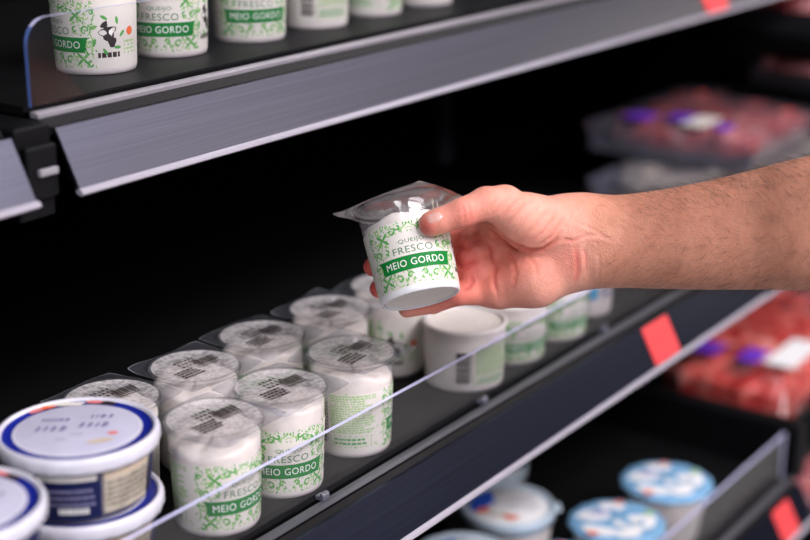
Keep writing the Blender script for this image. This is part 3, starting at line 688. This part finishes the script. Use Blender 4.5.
# fleshy pads at the roots of the fingers
for (p, r) in (((0.04830, 0.02300, 1.15000), 7), ((0.04830, 0.00920, 1.15000), 7.5), ((0.04983, -0.00383, 1.15000), 7.5), ((0.05750, 0.01227, 1.15000), 8), ((0.05903, -0.00153, 1.15000), 8)):
    cone(p, np.array(p)+np.array([.003, .002, .002]), r, r, .006)

def bounds(s_):
    if isinstance(s_[0], str): return (s_[1][:, :3]-s_[1][:, 3:]).min(0), (s_[1][:, :3]+s_[1][:, 3:]).max(0)
    r_ = max(s_[2], s_[3]); return np.minimum(s_[0], s_[1])-r_, np.maximum(s_[0], s_[1])+r_
lo_ = np.min([bounds(s_)[0] for s_ in SP], axis=0)-.007; hi_ = np.max([bounds(s_)[1] for s_ in SP], axis=0)+.007
def cone_d(X, Y, Z, a, b_, ra, rb):
    ab = b_-a; L = max(ab@ab, 1e-12)
    tt = np.clip(((X-a[0])*ab[0]+(Y-a[1])*ab[1]+(Z-a[2])*ab[2])/L, 0, 1)
    return np.sqrt((X-a[0]-tt*ab[0])**2+(Y-a[1]-tt*ab[1])**2+(Z-a[2]-tt*ab[2])**2)-(ra+(rb-ra)*tt)
def prim_d(X, Y, Z, s_):
    if isinstance(s_[0], str):
        n_ = s_[1]; d = None
        for i in range(len(n_)-1):
            q = cone_d(X, Y, Z, n_[i, :3], n_[i+1, :3], n_[i, 3], n_[i+1, 3]); d = q if d is None else np.minimum(d, q)
        return d, s_[2]
    return cone_d(X, Y, Z, *s_[:4]), s_[4]
VS = .00125
def sd_points(P, subset=None):
    d = np.full(len(P), 1.0, np.float64)
    for pr in SP:
        s_, k = prim_d(P[:, 0], P[:, 1], P[:, 2], pr)
        h = np.clip(.5+.5*(s_-d)/k, 0, 1); d = s_*(1-h)+d*h-k*h*(1-h)
    return d
nx, ny, nz = (np.ceil((hi_-lo_)/VS).astype(int)+1)
D = np.full((nx, ny, nz), 1.0, np.float32)
gx = [lo_[i]+VS*np.arange((nx, ny, nz)[i]) for i in range(3)]
for pr in SP:
    k = pr[-1]; pad = k*1.5+.004; b0, b1 = bounds(pr); sl = []
    for i in range(3):
        i0 = max(0, int((b0[i]-pad-lo_[i])/VS)); i1 = min((nx, ny, nz)[i], int((b1[i]+pad-lo_[i])/VS)+2); sl.append(slice(i0, i1))
    X, Y, Z = np.meshgrid(gx[0][sl[0]], gx[1][sl[1]], gx[2][sl[2]], indexing='ij', sparse=True)
    s_, k = prim_d(X, Y, Z, pr)
    d = D[tuple(sl)]; h = np.clip(.5+.5*(s_-d)/k, 0, 1); D[tuple(sl)] = s_*(1-h)+d*h-k*h*(1-h)
# surface nets
ins = D < 0
cs = np.zeros((nx-1, ny-1, nz-1), np.int8)
for dx in (0, 1):
    for dy in (0, 1):
        for dz in (0, 1): cs += ins[dx:nx-1+dx, dy:ny-1+dy, dz:nz-1+dz]
act = (cs > 0) & (cs < 8); idx = -np.ones(act.shape, np.int64); cells = np.argwhere(act); idx[act] = np.arange(len(cells))
acc = np.zeros((len(cells), 3)); cnt = np.zeros(len(cells))
for axis in range(3):
    o1, o2 = [q for q in range(3) if q != axis]
    for u in (0, 1):
        for v in (0, 1):
            p0 = cells.copy(); p0[:, o1] += u; p0[:, o2] += v; p1 = p0.copy(); p1[:, axis] += 1
            d0 = D[p0[:, 0], p0[:, 1], p0[:, 2]]; d1 = D[p1[:, 0], p1[:, 1], p1[:, 2]]
            c = (d0 < 0) != (d1 < 0); t_ = np.where(c, d0/(d0-d1+1e-20), 0); pt = p0+0.0; pt[:, axis] += t_
            acc[c] += pt[c]; cnt[c] += 1
V = lo_+VS*acc/cnt[:, None]
Q = []
for axis in range(3):
    o1, o2 = [(1, 2), (2, 0), (0, 1)][axis]
    a_ = np.take(ins, range(0, ins.shape[axis]-1), axis); b2 = np.take(ins, range(1, ins.shape[axis]), axis)
    e = np.argwhere(a_ != b2)
    e = e[(e[:, o1] > 0) & (e[:, o2] > 0) & (e[:, o1] < act.shape[o1]) & (e[:, o2] < act.shape[o2])]
    fl = a_[e[:, 0], e[:, 1], e[:, 2]]
    def g_(du, dv):
        q = e.copy(); q[:, o1] -= du; q[:, o2] -= dv; return idx[q[:, 0], q[:, 1], q[:, 2]]
    quad = np.stack([g_(1, 1), g_(0, 1), g_(0, 0), g_(1, 0)], 1); quad[~fl] = quad[~fl][:, ::-1]; Q.append(quad)
Q = np.concatenate(Q); Q = Q[(Q >= 0).all(1)]
def grad(P, e=.0006):
    g = np.stack([sd_points(P+np.eye(3)[i]*e)-sd_points(P-np.eye(3)[i]*e) for i in range(3)], 1); return g/(np.linalg.norm(g, axis=1)[:, None]+1e-12)
for _ in range(2):
    N = grad(V); V = V-N*np.clip(sd_points(V), -.001, .001)[:, None]
N = grad(V)
# keep the flesh off the cup where it presses on it
def cup_push(V):
    q = V-cupo; h = q@ax; rv = q-h[:, None]*ax; r_ = np.linalg.norm(rv, axis=1); R_ = .0302+.0031*np.clip(h, 0, .074)/.074+.00045
    inside = (h > -.0002) & (h < .0735) & (r_ < R_); out = V.copy(); s_ = (R_/np.maximum(r_, 1e-6))
    near = inside & (r_ > .02)
    out[near] = (cupo+h[:, None]*ax+rv*s_[:, None])[near]; return out
# relax the forearm so that its taper is even
E_ = np.concatenate([Q[:, [0, 1]], Q[:, [1, 2]], Q[:, [2, 3]], Q[:, [3, 0]]]); deg = np.bincount(E_.ravel(), minlength=len(V))[:, None]
wv = np.clip((V[:, 0]-(0.13963, -0.00000, 1.12000)[0])/.02, 0, 1)[:, None]
for _ in range(60):
    S_ = np.stack([np.bincount(E_[:, 0], V[E_[:, 1], c], len(V))+np.bincount(E_[:, 1], V[E_[:, 0], c], len(V)) for c in range(3)], 1)/deg
    V = V+(S_-V)*.6*wv
V = cup_push(V)
# creases and wrinkles pressed into the palm side
def crease(pts, depth, width, red=0.0): CR.append((np.array([p[:2] for p in pts]), depth*mm, width*mm, red))
CR = []
crease([(0.05824, 0.03472, 1.12000), (0.06496, 0.02987, 1.12000), (0.07168, 0.02389, 1.12000), (0.08139, 0.01792, 1.12000), (0.09333, 0.01419, 1.12000), (0.10229, 0.01493, 1.12000), (0.10976, 0.02016, 1.12000), (0.11573, 0.02763, 1.12000)], 1.9, 1.3, .28)
crease([(0.11275, 0.02091, 1.12000), (0.11872, 0.02240, 1.12000), (0.12469, 0.02165, 1.12000), (0.13365, 0.02539, 1.12000), (0.14261, 0.02539, 1.12000), (0.15456, 0.02165, 1.12000)], .8, 1.1, .22)
crease([(0.12917, 0.03360, 1.12000), (0.13813, 0.03061, 1.12000), (0.15008, 0.02389, 1.12000)], .5, 1.0, .12)
crease([(0.06869, 0.03584, 1.12000), (0.07541, 0.04331, 1.12000), (0.08139, 0.05003, 1.12000), (0.08736, 0.05451, 1.12000)], .7, .9, .10)
crease([(0.07317, 0.03136, 1.12000), (0.08139, 0.04032, 1.12000), (0.08885, 0.04853, 1.12000), (0.09408, 0.05227, 1.12000)], .75, .9, .12)
crease([(0.07840, 0.02688, 1.12000), (0.08736, 0.03584, 1.12000), (0.09557, 0.04480, 1.12000), (0.10005, 0.05003, 1.12000)], .7, .9, .10)
crease([(0.08437, 0.02240, 1.12000), (0.09408, 0.03061, 1.12000), (0.10155, 0.04032, 1.12000), (0.10677, 0.04779, 1.12000)], .7, 1.0, .10)
crease([(0.09109, 0.01941, 1.12000), (0.10155, 0.02763, 1.12000), (0.10901, 0.03733, 1.12000), (0.11349, 0.04480, 1.12000)], .6, 1.0, .10)
crease([(0.09781, 0.01643, 1.12000), (0.10752, 0.02389, 1.12000), (0.11424, 0.03285, 1.12000), (0.11797, 0.04181, 1.12000)], .7, 1.1, .12)
crease([(0.06496, 0.03957, 1.12000), (0.06944, 0.04629, 1.12000), (0.07541, 0.05376, 1.12000)], .55, .8, .08)
crease([(0.06123, 0.04181, 1.12000), (0.06421, 0.04779, 1.12000), (0.06869, 0.05376, 1.12000)], .45, .8, .05)
crease([(0.04331, -0.01568, 1.12000), (0.04853, -0.01344, 1.12000), (0.05152, -0.00896, 1.12000), (0.05003, -0.00448, 1.12000)], 1.3, 1.1, .15)
crease([(0.03957, 0.00299, 1.12000), (0.04555, 0.00149, 1.12000), (0.05077, 0.00448, 1.12000), (0.05749, 0.00597, 1.12000)], .9, 1.3, .08)
crease([(0.03957, 0.01643, 1.12000), (0.04704, 0.01643, 1.12000), (0.05301, 0.02016, 1.12000), (0.06048, 0.02240, 1.12000)], .9, 1.3, .08)
crease([(0.06197, 0.02539, 1.12000), (0.06645, 0.01493, 1.12000), (0.06869, 0.00299, 1.12000), (0.06720, -0.00896, 1.12000), (0.07019, -0.02091, 1.12000)], .7, 1.3, .18)
crease([(0.07541, 0.01941, 1.12000), (0.08139, 0.00896, 1.12000), (0.08288, -0.00299, 1.12000), (0.07989, -0.01643, 1.12000)], .5, 1.4, .12)
crease([(0.09184, 0.01269, 1.12000), (0.09632, 0.00448, 1.12000), (0.09931, -0.00747, 1.12000)], .35, 1.4, .08)
crease([(0.12619, 0.01792, 1.12000), (0.12768, 0.00747, 1.12000), (0.12843, -0.00299, 1.12000), (0.12619, -0.01195, 1.12000)], .5, 1.3, .25)
crease([(0.13216, 0.01792, 1.12000), (0.13440, 0.00747, 1.12000), (0.13515, -0.00299, 1.12000)], .45, 1.2, .22)
crease([(0.14261, 0.01344, 1.12000), (0.14411, 0.00299, 1.12000), (0.14411, -0.00747, 1.12000)], .3, 1.2, .12)
crease([(0.04107, 0.04840, 1.10000), (0.04253, 0.04253, 1.10000), (0.04327, 0.03520, 1.10000)], .45, .9, .10)
crease([(0.04473, 0.04987, 1.10000), (0.04693, 0.04327, 1.10000), (0.04767, 0.03593, 1.10000)], .35, .9, .10)
front = np.clip((-N[:, 2]-.05)/.35, 0, 1)
disp = np.zeros(len(V)); red = np.zeros(len(V))
def seg_dist(P2, A, B):
    ab = B-A; t_ = np.clip(((P2-A)@ab)/(ab@ab), 0, 1); return np.linalg.norm(P2-A-t_[:, None]*ab, axis=1), t_
for pts, dep, wd, rd in CR:
    L = [np.linalg.norm(pts[i+1]-pts[i]) for i in range(len(pts)-1)]; T = sum(L); best = np.full(len(V), 9.0); pos = np.zeros(len(V)); s0 = 0
    for i in range(len(pts)-1):
        d_, t_ = seg_dist(V[:, :2], pts[i], pts[i+1]); better = d_ < best; best[better] = d_[better]; pos[better] = ((s0+t_*L[i])/T)[better]; s0 += L[i]
    fade = np.clip(np.sin(PI*np.clip(pos, .03, .97))*1.9, 0, 1); g1 = np.exp(-(best/wd)**2); g2 = np.exp(-((best-2.2*wd)/(1.1*wd))**2)
    disp += front*fade*(-dep*g1+.28*dep*g2); red += front*fade*rd*np.exp(-(best/(wd*1.5))**2)
disp = np.clip(disp, -.0022, .0008)
# veins and tendons along the forearm
x0 = (0.14820, 0.02280, 1.14000)[0]
tend = np.clip((V[:, 0]-x0+.02)/.03, 0, 1)*np.clip(1-(V[:, 0]-x0-.06)/.05, 0, 1)
yy_ = (0.14820, 0.01520, 1.14000)[1]
disp += front*tend*.0002*np.exp(-((V[:, 1]-yy_-.004)/.0035)**2)
V = V+N*disp[:, None]
# how red the skin is
def px(x): return (0.00000, -0.00000, 1.12000)[0]+(x-405)*1.12/1500
def py(y): return -(y-270)*1.12/1500
def g2d(cx, cy, sx_, sy_): return np.exp(-((V[:, 0]-px(cx))/(sx_*mm))**2-((V[:, 1]-py(cy))/(sy_*mm))**2)
base = .42*np.clip((px(600)-V[:, 0])/.035, 0, 1)
red += base+.50*g2d(466, 258, 14, 30)+.22*g2d(505, 268, 22, 22)+.30*g2d(575, 262, 12, 16)+.45*g2d(425, 229, 8, 8)+.8*g2d(368, 278, 12, 25)+.25*g2d(440, 305, 30, 9)-.10*g2d(525, 215, 20, 18)-.12*g2d(530, 285, 16, 10)
red = np.clip(red, 0, 1)
A2 = np.array(A2W); VW = V@A2[:3, :3].T+A2[:3, 3]
person = thing('person', "bare hairy forearm and hand reaching in from the right, thumb on the held cheese cup", 'person', tuple(VW[np.argmax(V[:, 0])]))
me = bpy.data.meshes.new('arm_and_hand'); me.from_pydata(VW.tolist(), [], Q.tolist()); me.materials.append(MAT['skin'])
me.polygons.foreach_set('use_smooth', [True]*len(me.polygons)); at_ = me.attributes.new('redness', 'FLOAT', 'POINT'); at_.data.foreach_set('value', red.astype(np.float32)); me.update()
arm = link('arm_and_hand', me, person); arm.matrix_parent_inverse = Matrix.Translation(-person.location)
# make sure the faces look outwards
pn = np.array(me.polygons[0].normal[:]); nn = N[Q[0]].mean(0)@A2[:3, :3].T
if pn@nn < 0: me.flip_normals()

# thumb nail: a curved plate lying on the skin
def march(x, y):
    z_ = 1.02
    for _ in range(60):
        d_ = sd_points(np.array([[x, y, z_]]))[0]; z_ += d_*.9
        if abs(d_) < 1e-5: break
    return z_
nc = np.array((0.02134, 0.03790, 1.08500)[:2]); du = np.array([-.93, -.30]); du /= np.linalg.norm(du); dv = np.array([-du[1], du[0]])
vs = []; fs = []; nr, na = 6, 24
for i in range(nr+1):
    for k in range(na):
        a = 2*PI*k/na; q = i/nr; cx_, sy_ = math.cos(a), math.sin(a)
        p = nc+du*.0056*q*math.copysign(abs(cx_)**.7, cx_)+dv*.0036*q*math.copysign(abs(sy_)**.7, sy_)
        z_ = march(p[0], p[1]); P = np.array([[p[0], p[1], z_]]); n_ = grad(P)[0]; P = P[0]+n_*(.00045-.0006*q**4+.0001)
        vs.append(A2[:3, :3]@P+A2[:3, 3])
fs = [(i*na+k, i*na+(k+1) % na, (i+1)*na+(k+1) % na, (i+1)*na+k) for i in range(nr) for k in range(na)]
nb = MB(); nb.add([tuple(v) for v in vs], fs, 'nail', True); no = nb.obj('thumbnail', person); no.matrix_parent_inverse = Matrix.Translation(-person.location); no['label'] = 'pale pink nail on the thumb'

# arm hair: single fine hairs lying along the forearm
rng = np.random.default_rng(3)
wgt = np.clip((V[:, 0]-px(592))/.05, 0, 1)*(V[:, 0] < px(900)); wgt *= .55+.9*np.clip(V[:, 1]-py(225), 0, .03)/.03+.5*np.clip(py(262)-V[:, 1], 0, .02)/.02
wgt /= wgt.sum(); pick = rng.choice(len(V), 7500, p=wgt); hv = []; hf = []
for i in pick:
    p = V[i]; n_ = N[i]; L = rng.uniform(.005, .014); side = rng.normal(0, .35)
    tdir = np.array([-.75, .55 if p[1] > py(235) else -.45, rng.normal(0, .3)]); tdir[1] += side; tdir -= n_*(tdir@n_); tdir /= np.linalg.norm(tdir)+1e-9
    bn = np.cross(n_, tdir); cu = rng.normal(0, .25); w_ = rng.uniform(.00004, .00007); o = len(hv)
    for j in range(4):
        q = j/3; c = p+tdir*L*q+n_*(.0001+L*.6*q*(1-.3*q))+bn*L*cu*q*q; ww = w_*(1-.75*q)
        for a in (0, 2.09, 4.19): hv.append(A2[:3, :3]@(c+(bn*math.cos(a)+n_*math.sin(a))*ww)+A2[:3, 3])
    for j in range(3):
        for a in range(3): hf.append((o+j*3+a, o+j*3+(a+1) % 3, o+j*3+3+(a+1) % 3, o+j*3+3+a))
hb = MB(); hb.add([tuple(v) for v in hv], hf, 'hair', True); ho = hb.obj('arm_hair', person); ho.matrix_parent_inverse = Matrix.Translation(-person.location); ho['kind'] = 'stuff'

# ------------------------------------------------------------ light
def area(name, loc, target, sx_, sy_, power, col=(1, 1, 1)):
    l = bpy.data.lights.new(name, 'AREA'); l.shape = 'RECTANGLE'; l.size = sx_; l.size_y = sy_; l.energy = power; l.color = col
    o = bpy.data.objects.new(name, l); COL.objects.link(o); o.location = loc
    o.rotation_euler = (Vector(target)-Vector(loc)).to_track_quat('-Z', 'Z').to_euler(); return o
area('ceiling_light', (.8, -1.3, 3.1), (.9, .7, 1.0), 2.2, .5, 84, (1, .94, .97))
area('ceiling_light', (.7, -2.3, 3.0), (1.1, .7, .9), 2.6, .6, 50, (1, .93, .97))
area('ceiling_light', (-1.6, -.6, 2.9), (.9, .7, 1.1), 1.2, .6, 32, (.92, .94, 1))
area('ceiling_light', (2.9, -.1, 3.0), (1.3, .7, 1.1), 1.0, .6, 26, (1, .93, .93))
# warm lamps across the aisle that show in the brushed rail
area('aisle_lamp', (4.30, -2.55, 2.72), (.9, .76, 1.26), .42, .9, 6, (1, .86, .55))
area('aisle_lamp', (5.95, -1.50, 2.22), (1.55, .75, 1.25), .45, .9, 6, (1, .9, .62))
w = bpy.data.worlds.new('store'); scene.world = w; w.use_nodes = True; nt = w.node_tree; bg = nt.nodes['Background']
tc = nt.nodes.new('ShaderNodeTexCoord'); sp = nt.nodes.new('ShaderNodeSeparateXYZ'); nt.links.new(tc.outputs['Generated'], sp.inputs[0])
r = ramp(nt, sp.outputs['Z'], [(0.0, (.035, .045, .075)), (.12, (.16, .16, .20)), (.30, (.30, .29, .33)), (1.0, (.36, .35, .38))])
nt.links.new(r.outputs['Color'], bg.inputs['Color']); bg.inputs['Strength'].default_value = .6
